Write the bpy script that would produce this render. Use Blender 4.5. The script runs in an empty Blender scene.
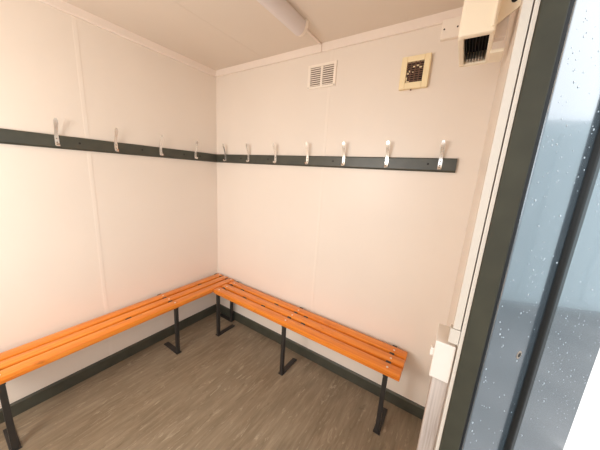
import bpy, bmesh, math, random
from mathutils import Vector, Matrix
random.seed(4)
S = bpy.context.scene
COL = S.collection

# ------------------------------------------------------------------ materials
def mat(name, col, rough=.5, metal=0., spec=.5, coat=0.):
    m = bpy.data.materials.new(name); m.use_nodes = True
    b = m.node_tree.nodes['Principled BSDF']
    b.inputs['Base Color'].default_value = (*col, 1)
    b.inputs['Roughness'].default_value = rough
    b.inputs['Metallic'].default_value = metal
    b.inputs['Specular IOR Level'].default_value = spec
    b.inputs['Coat Weight'].default_value = coat
    return m

class NT:
    def __init__(s, m):
        s.t = m.node_tree; s.b = s.t.nodes['Principled BSDF']
        s.co = s.n('ShaderNodeTexCoord').outputs['Object']
    def n(s, k, **kw):
        o = s.t.nodes.new(k)
        for a, v in kw.items(): setattr(o, a, v)
        return o
    def l(s, a, b): s.t.links.new(a, b)
    def mapping(s, scale):
        q = s.n('ShaderNodeMapping'); q.inputs['Scale'].default_value = scale
        s.l(s.co, q.inputs['Vector']); return q.outputs[0]
    def noise(s, scale, vec=None, detail=3, rough=.5, dist=0.):
        q = s.n('ShaderNodeTexNoise')
        q.inputs['Scale'].default_value = scale; q.inputs['Detail'].default_value = detail
        q.inputs['Roughness'].default_value = rough; q.inputs['Distortion'].default_value = dist
        s.l(vec or s.co, q.inputs['Vector']); return q.outputs['Fac']
    def ramp(s, fac, stops):
        r = s.n('ShaderNodeValToRGB'); e = r.color_ramp.elements
        while len(e) < len(stops): e.new(.5)
        for x, (p, c) in zip(e, stops): x.position = p; x.color = (*c, 1)
        s.l(fac, r.inputs[0]); return r.outputs[0]
    def mix(s, fac, a, b, mode='MIX'):
        q = s.n('ShaderNodeMix', data_type='RGBA', blend_type=mode)
        for i, v in ((0, fac), (6, a), (7, b)):
            if hasattr(v, 'is_output'): s.l(v, q.inputs[i])
            elif isinstance(v, (int, float)): q.inputs[i].default_value = v
            else: q.inputs[i].default_value = (*v, 1)
        return q.outputs[2]
    def bump(s, h, strength=.2, dist=.01):
        q = s.n('ShaderNodeBump'); q.inputs['Strength'].default_value = strength
        q.inputs['Distance'].default_value = dist
        s.l(h, q.inputs['Height']); s.l(q.outputs[0], s.b.inputs['Normal'])
    def base(s, c): s.l(c, s.b.inputs['Base Color'])

WALL = (.80, .72, .64)
def wall_mat(name, col, rough=.38):
    m = mat(name, col, rough, spec=.4); t = NT(m)
    n1 = t.noise(1.7, detail=4)
    c = t.ramp(n1, [(.3, tuple(v * .965 for v in col)), (.7, col)])
    sp = t.noise(9, detail=5, rough=.65)
    c = t.mix(t.ramp(sp, [(.70, (0, 0, 0)), (.80, (.25, .25, .25))]), c, tuple(v * .80 for v in col))
    t.base(c); t.bump(t.noise(3.2, detail=2), .12, .02)
    return m
M_wall = wall_mat('cream_wall_board', WALL)
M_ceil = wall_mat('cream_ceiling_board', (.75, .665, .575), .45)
M_trim = mat('cream_coving_plastic', (.83, .735, .66), .4)
M_strip = mat('joint_cover_strip', (.81, .73, .65), .38)

M_floor = mat('wood_effect_vinyl', (.2, .15, .1), .42, spec=.45)
t = NT(M_floor)
v = t.mapping((7, 1.3, 1)); v2 = t.mapping((30, 3.2, 1))
a = t.noise(1.3, v, 6, .65, .9); b = t.noise(1.5, v2, 5, .65, .5)
c = t.ramp(a, [(.28, (.135, .098, .060)), (.5, (.215, .165, .110)), (.72, (.315, .255, .180))])
c = t.mix(.42, c, t.ramp(b, [(.32, (.115, .082, .050)), (.52, (.215, .166, .110)), (.74, (.40, .335, .245))]))
d = t.noise(3.1, detail=5, rough=.6)
c = t.mix(t.ramp(d, [(.38, (0, 0, 0)), (.68, (.55, .55, .55))]), c, (.235, .185, .128))
e_ = t.noise(1.6, t.mapping((22, 4.5, 1)), 6, .7, 1.2)
c = t.mix(t.ramp(e_, [(.58, (0, 0, 0)), (.66, (.55, .55, .55))]), c, (.42, .36, .27))
g_ = t.noise(1.9, t.mapping((16, 3.0, 1)), 6, .7, 1.0)
c = t.mix(t.ramp(g_, [(.60, (0, 0, 0)), (.70, (.6, .6, .6))]), c, (.105, .075, .045))
t.base(c); t.bump(b, .05, .002)
t.l(t.ramp(d, [(.3, (.36,) * 3), (.7, (.5,) * 3)]), t.b.inputs['Roughness'])

def wood(name, axis):
    m = mat(name, (.75, .27, .05), .33, spec=.5, coat=.25); t = NT(m)
    sc = [26, 26, 26]; sc[axis] = 1.3
    f = t.noise(1.5, t.mapping(tuple(sc)), 4, .6, .8)
    c = t.ramp(f, [(.25, (.54, .128, .008)), (.5, (.73, .215, .018)), (.78, (.84, .31, .045))])
    ks = [9, 9, 9]; ks[axis] = 2.6
    k = t.noise(2.4, t.mapping(tuple(ks)), 5, .7)
    c = t.mix(t.ramp(k, [(.60, (0, 0, 0)), (.70, (.75, .75, .75))]), c, (.40, .115, .015))
    t.base(c); t.bump(f, .05, .002)
    m.node_tree.nodes['Principled BSDF'].inputs['Coat Roughness'].default_value = .2
    return m
M_wood_y = wood('orange_varnished_pine_along_left', 1)
M_wood_x = wood('orange_varnished_pine_along_back', 0)

def painted(name, col, rough=.35):
    m = mat(name, col, rough, spec=.5); t = NT(m)
    n = t.noise(14, detail=4)
    t.base(t.ramp(n, [(.3, tuple(v * .82 for v in col)), (.7, tuple(v * 1.12 for v in col))]))
    return m
M_green = painted('dark_green_paint', (.056, .056, .042), .38)
M_gframe = painted('olive_green_frame_paint', (.043, .040, .026), .6)
M_gframe.node_tree.nodes['Principled BSDF'].inputs['Specular IOR Level'].default_value = .25
M_steel = painted('black_brown_steel', (.026, .023, .021), .45)
M_black = mat('black_rubber', (.010, .010, .010), .55)
M_rubber = mat('door_seal_rubber', (.018, .018, .016), .4)
M_hole = mat('dark_recess', (.012, .010, .008), .8)
M_alu = mat('cast_aluminium', (.82, .79, .75), .26, .85)
M_fin_tip = mat('lit_fin_tip_metal', (.55, .50, .44), .4, .8)  # pale metal for the painted lit ends of the heater fins
M_drop = mat('rain_water', (.55, .60, .63), .06, spec=1.0); M_drop.node_tree.nodes['Principled BSDF'].inputs['IOR'].default_value = 2.2
M_rust = mat('corroded_zinc', (.42, .33, .26), .6, .4)
M_bolt = mat('bright_bolt', (.80, .74, .66), .35, .6)
M_dscrew = mat('dark_screw', (.10, .08, .065), .5, .5)
M_white = mat('white_plastic', (.68, .61, .54), .4)
M_vent = mat('ivory_white_vent_plastic', (.88, .80, .71), .42)
M_cream = mat('yellowed_cream_plastic', (.87, .735, .47), .42)
M_brown = mat('dusty_brown_grille', (.16, .085, .055), .7)
M_slot = mat('vent_slot_shadow_mesh', (.20, .14, .10), .8)
M_heat = mat('cream_enamel', (.88, .80, .65), .35)
M_heatw = mat('pale_lilac_plate', (.72, .65, .61), .5)
M_diff = mat('frosted_diffuser', (.73, .67, .66), .3)
M_trunk = mat('white_trunking_plastic', (.55, .485, .41), .4)
M_pale = mat('pale_wood_grain_laminate', (.7, .62, .55), .45)
t = NT(M_pale)
f = t.noise(1.3, t.mapping((70, 70, 2.5)), 4, .6, .3)
t.base(t.ramp(f, [(.32, (.30, .245, .21)), (.5, (.43, .36, .315)), (.7, (.55, .475, .42))]))

def wet(name, col):
    m = mat(name, col, .15, spec=.9, coat=.5); t = NT(m); t.b.inputs['IOR'].default_value = 2.0
    t.bump(t.noise(4, t.mapping((1, 1, .5)), 2), .06, .01)
    n = t.noise(11, detail=4)
    t.base(t.ramp(n, [(.3, tuple(v * .9 for v in col)), (.7, tuple(v * 1.1 for v in col))]))
    t.b.inputs['Coat Roughness'].default_value = .05
    return m
M_blue = wet('wet_blue_grey_steel_paint', (.065, .085, .10))
M_ext = mat('exterior_steel_sheet', (.60, .71, .75), .4)
M_red = mat('coral_red_paint', (.75, .16, .12), .4)
M_path = mat('pale_concrete', (.70, .69, .66), .8)
M_ground = mat('grey_tarmac', (.12, .12, .125), .7)
t = NT(M_ground)
t.base(t.ramp(t.noise(2.0, detail=6), [(.3, (.17, .175, .18)), (.7, (.25, .25, .255))]))

# ------------------------------------------------------------------ mesh helpers
def box(bm, lo, hi, bev=0., seg=2):
    lo, hi = Vector(lo), Vector(hi)
    r = bmesh.ops.create_cube(bm, size=1)
    vs = r['verts']
    for q in vs:
        q.co = Vector([(lo[i] + hi[i]) / 2 + q.co[i] * (hi[i] - lo[i]) for i in range(3)])
    if bev:
        es = list({e for q in vs for e in q.link_edges})
        bmesh.ops.bevel(bm, geom=es, offset=bev, segments=seg, profile=.5, affect='EDGES')
    return bm
def B(lo, hi, bev=0., seg=2): return box(bmesh.new(), lo, hi, bev, seg)
def cyl(bm, c, axis, r, h, seg=14, r2=None):
    m = Matrix.Translation(c) @ Vector((0, 0, 1)).rotation_difference(Vector(axis)).to_matrix().to_4x4()
    bmesh.ops.create_cone(bm, cap_ends=True, segments=seg, radius1=r, radius2=r if r2 is None else r2, depth=h, matrix=m)
    return bm
def prism(bm, pts, d):
    """extrude a planar polygon (3D points) by vector d"""
    a = [bm.verts.new(p) for p in pts]; b_ = [bm.verts.new(Vector(p) + Vector(d)) for p in pts]
    n = len(pts)
    bm.faces.new(a); bm.faces.new(b_[::-1])
    for i in range(n): bm.faces.new((a[i], b_[i], b_[(i + 1) % n], a[(i + 1) % n]))
    bmesh.ops.recalc_face_normals(bm, faces=bm.faces)
    return bm
def obj(name, bm, m, parent=None, smooth=False, origin=None):
    root = parent
    while root is not None and root.parent is not None: root = root.parent
    off = Vector(root['_o']) if root is not None else Vector(origin or (0, 0, 0))
    for q in bm.verts: q.co -= off
    bmesh.ops.recalc_face_normals(bm, faces=bm.faces)
    me = bpy.data.meshes.new(name); bm.to_mesh(me); bm.free()
    me.materials.append(m)
    if smooth:
        for p in me.polygons: p.use_smooth = True
        me.set_sharp_from_angle(angle=math.radians(40))
    o = bpy.data.objects.new(name, me); COL.objects.link(o)
    if parent is not None: o.parent = parent
    else:
        o.location = off; o['_o'] = tuple(off)
    return o
def tag(o, label, cat, group=None):
    o['label'] = label; o['category'] = cat
    if group: o['group'] = group
    return o
def thing(name, loc, label, cat, group=None):
    o = bpy.data.objects.new(name, None); COL.objects.link(o)
    o.location = loc; o['_o'] = tuple(loc); o.empty_display_size = .1
    return tag(o, label, cat, group)
def struct(name, bm, m, parent=None, smooth=False):
    o = obj(name, bm, m, parent, smooth)
    if parent is None: o['kind'] = 'structure'
    return o

# ------------------------------------------------------------------ room shell
W = 2.135            # inner face of the right wall
XO = 2.197           # outer face of the right wall
H = 2.44             # ceiling
YF = -2.75           # front wall, behind the photographer
DY0, DY1, DZ = -.90, -1.80, 2.08   # doorway in the right wall
struct('floor', B((-.08, YF - .08, -.06), (XO, .08, 0)), M_floor)
struct('ceiling', B((-.08, YF - .08, H), (XO, .08, H + .08)), M_ceil)
struct('wall_left', B((-.08, YF - .08, 0), (0, .08, H)), M_wall)
struct('wall_back', B((0, 0, 0), (XO, .08, H)), M_wall)
WX0, WX1, WZ0, WZ1 = .25, 1.95, .85, 2.15      # unseen window added behind the photographer to brighten the room
bm = bmesh.new()
box(bm, (0, YF - .08, 0), (XO, YF, WZ0)); box(bm, (0, YF - .08, WZ1), (XO, YF, H))
box(bm, (0, YF - .08, WZ0), (WX0, YF, WZ1)); box(bm, (WX1, YF - .08, WZ0), (XO, YF, WZ1))
struct('wall_front', bm, M_wall)
bm = bmesh.new()
for lo, hi in (((WX0, WZ0), (WX1, WZ0 + .04)), ((WX0, WZ1 - .04), (WX1, WZ1)), ((WX0, WZ0), (WX0 + .04, WZ1)), ((WX1 - .04, WZ0), (WX1, WZ1)), ((1.08, WZ0), (1.12, WZ1))):
    box(bm, (lo[0], YF - .06, lo[1]), (hi[0], YF - .02, hi[1]), .003)
struct('added_window_1', bm, M_trunk)
bm = bmesh.new()
box(bm, (W, DY0 + .02, 0), (XO, 0, H)); box(bm, (W, YF, 0), (XO, DY1 - .02, H))
box(bm, (W, DY1 - .02, DZ + .02), (XO, DY0 + .02, H))
struct('wall_right', bm, M_wall)

# coving along the ceiling
CB, CT = 2.389, H
struct('trim_1', prism(bmesh.new(), [(0, 0, CB), (.013, 0, CB), (.016, 0, CB + .004), (.016, 0, CT), (0, 0, CT)], (0, YF, 0)), M_trim)
struct('trim_2', prism(bmesh.new(), [(.016, 0, CB), (.016, -.013, CB), (.016, -.016, CB + .004), (.016, -.016, CT), (.016, 0, CT)], (W - .016, 0, 0)), M_trim)
# dark painted skirting
BZ = .089
struct('baseboard_left', prism(bmesh.new(), [(0, 0, 0), (.016, 0, 0), (.016, 0, BZ - .008), (.008, 0, BZ), (0, 0, BZ)], (0, YF, 0)), M_green)
struct('baseboard_back', prism(bmesh.new(), [(.016, 0, 0), (.016, -.016, 0), (.016, -.016, BZ - .008), (.016, -.008, BZ), (.016, 0, BZ)], (W - .016, 0, 0)), M_green)
# joint strips between the wall and ceiling boards
struct('trim_3', B((0, -1.022, BZ), (.0016, -1.000, CB), .0007), M_strip)
struct('trim_4', B((1.185, -.0016, BZ), (1.205, 0, CB), .0007), M_strip)
struct('trim_5', B((.575, YF, H - .001), (.60, -.016, H), .0004), M_ceil)

# ------------------------------------------------------------------ doorway: linings, frame, steel reveal, open door
def reveal(name, x0, x1, m, bev=0., out=.0):
    bm = bmesh.new()
    box(bm, (x0, DY0 - out, 0), (x1, DY0 + .02, DZ + .02), bev)
    box(bm, (x0, DY1 - .02, 0), (x1, DY1 + out, DZ + .02), bev)
    box(bm, (x0, DY1 + out, DZ - out), (x1, DY0 - out, DZ + .02), bev)
    return struct(name, bm, m)
reveal('trim_6', W + .002, 2.1455, M_trunk)
reveal('trim_7', 2.1465, 2.1905, M_gframe, .0025, .004)
reveal('trim_8', 2.1905, 2.196, M_black, 0, -.003)
door = bpy.data.objects.new('door_1', None); COL.objects.link(door)
SA, SB, SP = .252, .280, .016; HZ = 1.09
HX, HY = 2.199, DY0 + .001
door.location = (HX, HY, 0); door['_o'] = (0, 0, 0); door['kind'] = 'structure'
ang = math.radians(57)
door.rotation_euler = (0, 0, ang)
# local: x along the leaf, -y = inner face, now turned to the yard
leaf = obj('door_leaf', B((.002, 0, .03), (.86, .045, DZ - .01), .003), M_blue, door)
HLX = .173
obj('corroded_rim', cyl(bmesh.new(), (HLX, -.0004, HZ), (0, 1, 0), .0125, .0012, 18), M_rust, leaf)
obj('lock_hole', cyl(bmesh.new(), (HLX, -.0010, HZ), (0, 1, 0), .007, .0016, 18), M_hole, leaf)
bm = bmesh.new()
for z in (.25, 1.05, 1.85):
    cyl(bm, (.0, .038, z), (0, 0, 1), .008, .10, 12)
obj('hinge', bm, M_green, door)
bm = bmesh.new(); box(bm, (SA, -SP, .03), (SB, .002, DZ - .01), .004)
box(bm, (SB - .001, -SP * .6, .03), (SB + .014, .002, DZ - .01), .003)
obj('rubber_seal', bm, M_rubber, door)

rd = random.Random(11)
bm = bmesh.new()
for k in range(1300):
    l = rd.uniform(.01, .84); z = rd.uniform(.6, 2.0)
    if SA - .01 < l < SB + .02: continue
    dens = (.2 + .25 * (z > 1.5)) + .55 * (math.sin(l * 23 + 1.3) * math.sin(z * 7.1 + l * 9) > .1)
    if rd.random() > dens: continue
    q = rd.uniform(.0008, .0019) if rd.random() < .85 else rd.uniform(.0018, .003)
    bmesh.ops.create_icosphere(bm, subdivisions=1, radius=q, matrix=Matrix.Translation((l, -.0002, z)) @ Matrix.Diagonal((1, .6, rd.uniform(1, 1.6), 1)))
dp = obj('raindrops', bm, M_drop, leaf, True); dp['kind'] = 'stuff'

# ------------------------------------------------------------------ benches
SZ0, SZ1 = .425, .465
ROWS = [(.040, .109), (.130, .199), (.220, .289)]
def bench(axis, a0, a1, legs, spacers, label, m):
    """axis 0: along x on the back wall (depth = -y); axis 1: along -y on the left wall (depth = +x)"""
    P = (lambda a, d, z: (a, -d, z)) if axis == 0 else (lambda a, d, z: (d, a, z))
    def bb(a0, a1, d0, d1, z0, z1, bev=0.):
        p, q = P(a0, d0, z0), P(a1, d1, z1)
        return B([min(p[i], q[i]) for i in range(3)], [max(p[i], q[i]) for i in range(3)], bev)
    r = thing('slatted_bench', P((a0 + a1) / 2, .16, 0), label, 'bench', 'slatted changing benches')
    for d0, d1 in ROWS:
        s = obj('slat', bb(a0, a1, d0, d1, SZ0, SZ1, .005), m, r, True)
        for l in legs:
            for da in (0,):
                bm = cyl(bmesh.new(), P(l + da, (d0 + d1) / 2 + .008, SZ1 + .001), (0, 0, 1), .0065, .004, 12)
                obj('bolt', bm, M_bolt, s)
    for l in legs:
        post = bb(l - .013, l + .013, .262, .288, .006, SZ0 - .008, .002)
        lg = obj('bench_leg', post, M_steel, r)
        obj('foot_plate', bb(l - .021, l + .021, .085, .294, 0, .007, .0015), M_steel, lg)
        obj('support_bar', bb(l - .015, l + .015, .022, .288, SZ0 - .008, SZ0 + .0005), M_steel, lg)
        for g0, g1 in ((.026, .040), (.109, .130), (.199, .220)):
            obj('spacer', bb(l - .02, l + .008, g0, g1, SZ0, SZ1 - .003), M_steel, lg)
    for a, k in spacers:
        g0, g1 = ((.109, .130), (.199, .220))[k]
        obj('spacer', bb(a - .018, a + .018, g0 - .0, g1 + .0, SZ0 + .002, SZ1 - .006), M_steel, r)
    return r
bench(0, .302, 1.957, [.352, 1.118, 1.878], [(.50, 0), (.62, 1), (.84, 1), (.91, 0), (1.21, 0), (1.24, 1)],
      'orange slatted wooden bench along the back wall, below the two wall vents', M_wood_x)
bench(1, -.024, -1.66, [-.045, -.634, -1.56], [(-.30, 0), (-.95, 1)],
      'orange slatted wooden bench along the left wall, running out of the picture', M_wood_y)

# ------------------------------------------------------------------ coat rails
RZ0, RZ1, RT = 1.623, 1.70, .02
def hook_profile():
    pts = [(.046, 1.652), (.043, 1.645), (.037, 1.640), (.030, 1.638), (.0245, 1.641), (.0222, 1.648),
           (.0222, 1.668), (.0222, 1.690), (.0240, 1.703), (.029, 1.722), (.037, 1.745), (.045, 1.765), (.049, 1.780), (.050, 1.792)]
    wid = [.0060, .0075, .0085, .0095, .0098, .0100, .0100, .0096, .0086, .0080, .0086, .0100, .0098, .0050]
    return pts, wid
def hook(P, a, parent):
    pts, wid = hook_profile(); th = .0024
    bm = bmesh.new(); rings = []
    for i, ((o, z), w) in enumerate(zip(pts, wid)):
        i0, i1 = max(i - 1, 0), min(i + 1, len(pts) - 1)
        tg = Vector((pts[i1][0] - pts[i0][0], pts[i1][1] - pts[i0][1])).normalized()
        n = Vector((-tg.y, tg.x)) * th
        ring = []
        for s, k in ((-1, -1), (1, -1), (1, 1), (-1, 1)):
            ring.append(bm.verts.new(P(a + s * w, o + n.x * k * .5, z + n.y * k * .5)))
        rings.append(ring)
    for r0, r1 in zip(rings, rings[1:]):
        for k in range(4): bm.faces.new((r0[k], r0[(k + 1) % 4], r1[(k + 1) % 4], r1[k]))
    bm.faces.new(rings[0]); bm.faces.new(rings[-1][::-1])
    h = obj('coat_hook', bm, M_alu, parent, True)
    for z in (1.659, 1.680):
        obj('screw', cyl(bmesh.new(), P(a, .0242, z), Vector(P(0, 1, 0)) , .0032, .002, 10), M_dscrew, h)
def rail(axis, a0, a1, hooks, holes, label):
    P = (lambda a, d, z: (a, -d, z)) if axis == 0 else (lambda a, d, z: (d, a, z))
    r = thing('coat_rail', P((a0 + a1) / 2, 0, RZ0), label, 'coat rail', 'coat rails with hooks')
    bm = prism(bmesh.new(), [P(a0, 0, RZ0), P(a0, RT - .006, RZ0), P(a0, RT, RZ0 + .010), P(a0, RT, RZ1 - .006), P(a0, RT - .004, RZ1), P(a0, 0, RZ1)],
               Vector(P(a1 - a0, 0, 0)))
    obj('rail_board', bm, M_green, r)
    for a in hooks: hook(P, a, r)
    for a in holes:
        obj('countersunk_screw', cyl(bmesh.new(), P(a, RT + .0004, 1.666), Vector(P(0, 1, 0)), .0062, .0016, 14), M_hole, r)
rail(0, .024, 2.03, [.155, .457, .762, 1.070, 1.364, 1.655, 1.950], [.361, .681, 1.283, 1.889],
     'dark green coat rail with seven metal hooks on the back wall')
rail(1, 0, -1.95, [-.248, -.556, -.862, -1.163], [-.202, -.358, -.693, -1.058],
     'dark green coat rail with four metal hooks in view on the left wall')

# ------------------------------------------------------------------ vents on the back wall
r = thing('wall_vent', (1.13, 0, 2.16), 'white louvred vent plate high on the back wall, beside the ceiling light', 'vent')
x0, x1, z0, z1 = 1.020, 1.242, 2.165, 2.320
bm = bmesh.new()
for lo, hi in (((x0, -.009, z0), (x0 + .020, 0, z1)), ((x1 - .020, -.009, z0), (x1, 0, z1)), ((x0 + .02, -.009, z0), (x1 - .02, 0, z0 + .014)),
               ((x0 + .02, -.009, z1 - .018), (x1 - .02, 0, z1)), (((x0 + x1) / 2 - .008, -.009, z0 + .014), ((x0 + x1) / 2 + .008, 0, z1 - .018))):
    box(bm, lo, hi, .002)
obj('frame', bm, M_vent, r)
obj('backing_mesh', B((x0 + .02, -.002, z0 + .014), (x1 - .02, 0, z1 - .018)), M_slot, r)
for xa, xb in ((x0 + .02, (x0 + x1) / 2 - .008), ((x0 + x1) / 2 + .008, x1 - .02)):
    for k in range(9):
        z = z0 + .0165 + k * .0135
        obj('louvre', prism(bmesh.new(), [(xa, -.008, z), (xa, -.009, z + .005), (xa, -.0025, z + .0072), (xa, -.002, z + .0035)], (xb - xa, 0, 0)), M_vent, r)
for x, z in ((x0 + .008, z0 + .008), (x1 - .008, z0 + .008)):
    obj('screw', cyl(bmesh.new(), (x, -.0094, z), (0, 1, 0), .003, .002, 10), M_dscrew, r)

r = thing('extractor_fan', (1.743, 0, 2.08), 'yellowed cream square fan cover with broken brown grille on the back wall', 'extractor fan')
x0, x1, z0, z1 = 1.668, 1.820, 2.082, 2.252; gx0, gx1, gz0, gz1 = 1.700, 1.788, 2.116, 2.222
bm = bmesh.new()
for lo, hi in (((x0, -.028, z0), (gx0, 0, z1)), ((gx1, -.028, z0), (x1, 0, z1)), ((gx0 - .001, -.028, z0), (gx1 + .001, 0, gz0)), ((gx0 - .001, -.028, gz1), (gx1 + .001, 0, z1))):
    box(bm, lo, hi, .004)
obj('cover', bm, M_cream, r)
obj('fan_cavity', B((gx0, -.006, gz0), (gx1, 0, gz1)), M_hole, r)
bm = bmesh.new()
for k in range(9):
    z = gz0 + .006 + k * .0115
    box(bm, (gx0, -.021, z), (gx1, -.017, z + .0046))
for k in range(1, 4):
    x = gx0 + k * (gx1 - gx0) / 4
    box(bm, (x - .0022, -.0215, gz0), (x + .0022, -.0165, gz1))
obj('grille', bm, M_brown, r)
bm = bmesh.new()
for x, z, w, h in ((.737, .196, .010, .006), (.757, .200, .012, .005), (.772, .190, .012, .007), (.709, .163, .010, .007), (.716, .174, .006, .008), (.704, .136, .006, .018), (.712, .121, .016, .006), (.735, .168, .005, .006)):
    box(bm, (1 + x - w / 2, -.024, 2 + z - h / 2), (1 + x + w / 2, -.019, 2 + z + h / 2), .001)
obj('broken_grille_stub', bm, M_cream, r)
obj('pull_cord_boss', cyl(bmesh.new(), (1.735, -.014, 2.079), (0, 0, 1), .004, .008, 10), M_brown, r)

# blank plate over the coving
r = thing('blank_plate', (1.893, 0, 2.30), 'white square blanking plate with two screws, overlapping the coving by the heater', 'blanking plate')
obj('plate', B((1.849, -.026, 2.305), (1.937, 0, 2.396), .003), M_vent, r)
for x, z in ((1.862, 2.350), (1.922, 2.350)):
    obj('screw', cyl(bmesh.new(), (x, -.0265, z), (0, 1, 0), .0042, .002, 12), M_dscrew, r)

# ------------------------------------------------------------------ ceiling light
lx, hw, hd = 1.120, .043, .064
r = thing('ceiling_light', (lx, -.87, H), 'long white ceiling batten light with frosted half-round diffuser, unlit', 'light')
def dome(bm, y0, y1, w, d, ztop, seg=18):
    pts = [(lx - w, y0, ztop)] + [(lx - w * math.cos(math.pi * k / seg), y0, ztop - .012 - (d - .012) * math.sin(math.pi * k / seg)) for k in range(seg + 1)] + [(lx + w, y0, ztop)]
    return prism(bm, pts, (0, y1 - y0, 0))
obj('housing', B((lx - .036, -1.47, H - .014), (lx + .036, -.265, H)), M_white, r)
obj('diffuser', dome(bmesh.new(), -.290, -1.455, hw, hd, H - .012), M_diff, r, True)
for ya, yb in ((-.265, -.290), (-1.455, -1.480)):
    obj('end_cap', dome(bmesh.new(), ya, yb, hw + .005, hd + .005, H), M_vent, r, True)
r = obj('cable_conduit', box(B((1.108, -.265, H - .012), (1.123, -.016, H), .002), (1.108, -.026, 2.384), (1.123, -.016, H - .004), .002), M_trim, None, False, (1.115, -.13, H))
tag(r, 'short cream cable conduit from the ceiling light to the back coving', 'conduit')

# ------------------------------------------------------------------ heater above the door side
hx0, hx1, hy0, hy1, hz0, hz1 = 1.979, 2.082, -.572, -.303, 2.050, 2.330
r = thing('fan_heater', (2.06, -.44, hz0), 'cream wall heater with black downward grille, mounted high by the door', 'heater')
bm = bmesh.new(); wt = .010
box(bm, (hx0, hy0, hz0), (hx1, hy0 + .028, hz1), .008); box(bm, (hx0, hy1 - .026, hz0), (hx1, hy1, hz1), .008)
box(bm, (hx0, hy0 + .02, hz0), (hx0 + .017, hy1 - .01, hz1), .003); box(bm, (hx1 - .014, hy0 + .02, hz0), (hx1, hy1 - .01, hz1), .003)
box(bm, (hx0, hy0, hz1 - .01), (hx1, hy1, hz1), .003)
obj('casing', bm, M_heat, r)
obj('heating_cavity', B((hx0 + .013, hy0 + .026, hz0 + .045), (hx1 - .013, hy1 - .015, hz0 + .06)), M_hole, r)
bm = bmesh.new()
for k in range(7):
    x = hx0 + .023 + k * .0096
    box(bm, (x - .0005, hy0 + .028, hz0 + .014), (x + .001, hy1 - .026, hz0 + .044))
obj('grille_fin', bm, M_hole, r)['kind'] = 'stuff'
bm = bmesh.new()
for k in range(6):
    x = hx0 + .028 + k * .0096
    box(bm, (x - .0018, hy1 - .062, hz0 + .006), (x + .0018, hy1 - .027, hz0 + .010))
obj('lit_fin_tip', bm, M_fin_tip, r)['kind'] = 'stuff'  # pale pieces imitate the lit far ends of the dark grille fins
obj('side_ridge', B((hx1 - .014, hy0 - .006, hz0 + .012), (hx1 - .006, hy0 + .002, hz1), .002), M_heat, r)
bm = prism(bmesh.new(), [(hx1, -.500, 2.100), (W, -.500, 2.140), (W, -.500, 2.32), (hx1, -.500, 2.32)], (0, .006, 0))
br = obj('wall_bracket', bm, M_heat, r)
obj('bracket_hole', cyl(bmesh.new(), (2.118, -.5008, 2.163), (0, 1, 0), .009, .002, 16), M_hole, br)
obj('lower_ledge', B((hx1 - .004, -.43, 2.040), (W - .016, -.34, 2.052), .002), M_heat, r)
obj('mounting_plate', B((hx1, -.488, 2.062), (2.113, -.46, 2.25), .002), M_heatw, r)

# ------------------------------------------------------------------ door-side trunking, casing and white box
r = thing('cable_trunking', (2.126, -.886, 1.14), 'white vertical cable trunking on the right wall beside the green door frame', 'trunking')
obj('cover_strip', B((2.117, -.899, 1.18), (W - .0005, -.876, H), .001), M_trunk, r)
obj('base_clip', B((2.112, -.8995, 1.135), (W + .001, -.874, 1.178), .0015), M_trunk, r)
r = obj('wall_casing', B((2.093, -.885, 0), (W, -.795, 1.003), .003), M_pale, None, False, (2.11, -.84, 0))
tag(r, 'pale wood-grain casing standing on the floor beside the green door frame', 'casing')
r = thing('cap_box', (2.11, -.84, 1.003), 'white square plastic box sitting on the pale casing beside the door frame', 'box')
obj('body', B((2.084, -.893, 1.004), (W - .0005, -.785, 1.123), .003), M_white, r)
obj('catch', B((2.075, -.890, 1.070), (2.085, -.876, 1.095), .002), M_white, r)

# ------------------------------------------------------------------ outdoors
struct('ground', B((-8, -16, -.30), (18, 16, -.14)), M_ground)
c0, u, v = Vector((3.16, .33, -.139)), Vector((.277, .961, 0)) * 2.7, Vector((-.961, .277, 0)) * .92
struct('path', prism(bmesh.new(), [c0, c0 + u, c0 + u + v, c0 + v], (0, 0, .019)), M_path)
bm = B((5.5, -3, -.139), (8, 12, 2.46))
for k in range(38):
    box(bm, (5.46, -2.9 + k * .4, 0), (5.51, -2.75 + k * .4, 2.3))
cabin = struct('exterior_cabin', bm, M_ext)
struct('red_reflection_panel', B((5.44, 4.6, .1), (5.47, 5.4, 1.5)), M_red, cabin)  # unseen red panel, added to put a red patch in the door's reflection

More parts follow.
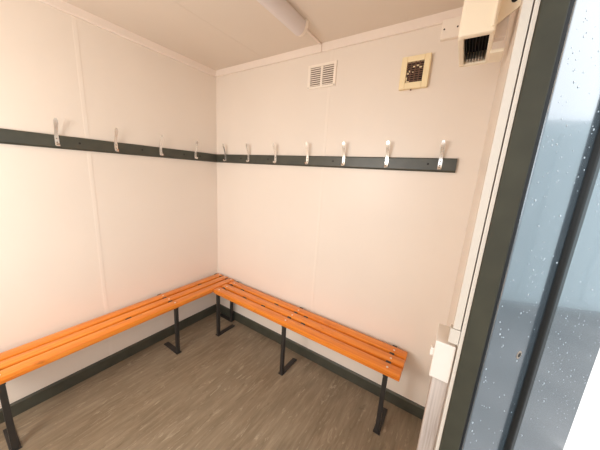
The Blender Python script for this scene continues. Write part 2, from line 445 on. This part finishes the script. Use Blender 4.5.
# ------------------------------------------------------------------ daylight and added fill light
w = bpy.data.worlds.new('overcast_sky'); S.world = w; w.use_nodes = True
nt = w.node_tree; bg = nt.nodes['Background']
tc = nt.nodes.new('ShaderNodeTexCoord'); sx = nt.nodes.new('ShaderNodeSeparateXYZ'); rp = nt.nodes.new('ShaderNodeValToRGB')
nt.links.new(tc.outputs['Generated'], sx.inputs[0]); nt.links.new(sx.outputs['Z'], rp.inputs[0]); nt.links.new(rp.outputs[0], bg.inputs[0])
e = rp.color_ramp.elements
e[0].position = 0.; e[0].color = (.80, .90, 1., 1); e[1].position = .6; e[1].color = (1., 1., 1., 1)
bg.inputs[1].default_value = .62
pl = bpy.data.lights.new('doorway_portal', 'AREA'); pl.shape = 'RECTANGLE'; pl.size = 2.05; pl.size_y = .88
pl.cycles.is_portal = True
po = bpy.data.objects.new('doorway_portal', pl); COL.objects.link(po)
po.location = (XO - .01, (DY0 + DY1) / 2, 1.04); po.rotation_euler = (0, math.radians(90), 0)

pw = bpy.data.lights.new('added_window_portal', 'AREA'); pw.shape = 'RECTANGLE'; pw.size = WX1 - WX0; pw.size_y = WZ1 - WZ0
pw.cycles.is_portal = True
po = bpy.data.objects.new('added_window_portal', pw); COL.objects.link(po)
po.location = ((WX0 + WX1) / 2, YF - .07, (WZ0 + WZ1) / 2); po.rotation_euler = (math.radians(90), 0, 0)

lp = bpy.data.lights.new('fill_lamp', 'POINT'); lp.energy = 15.; lp.shadow_soft_size = .28; lp.color = (1., .95, .875)  # unseen lamp without a fitting, added to brighten the interior
lo = bpy.data.objects.new('fill_lamp', lp); COL.objects.link(lo); lo.location = (.85, -2.45, 1.55)

# ------------------------------------------------------------------ camera
cam = bpy.data.cameras.new('camera'); co = bpy.data.objects.new('camera', cam); COL.objects.link(co)
R0 = Vector((.83394084, .54836104, .06199076)); R1 = Vector((.16411706, -.13918841, -.97657164)); R2 = Vector((-.52688544, .82457671, -.2060703))
m = Matrix((R0, -R1, -R2)).transposed().to_4x4(); m.translation = (2.07450, -1.63917, 1.56695)
co.matrix_world = m
cam.sensor_width = 36; cam.lens = 244.5423 * 36 / 600; cam.clip_start = .02
S.camera = co
for o in bpy.data.objects:
    if '_o' in o: del o['_o']
S.view_settings.view_transform = 'Standard'; S.view_settings.look = 'None'
S.view_settings.exposure = 2.2; S.view_settings.gamma = 1; S.view_settings.use_curve_mapping = False
S.cycles.use_denoising = True
S.cycles.max_bounces = 24; S.cycles.diffuse_bounces = 16
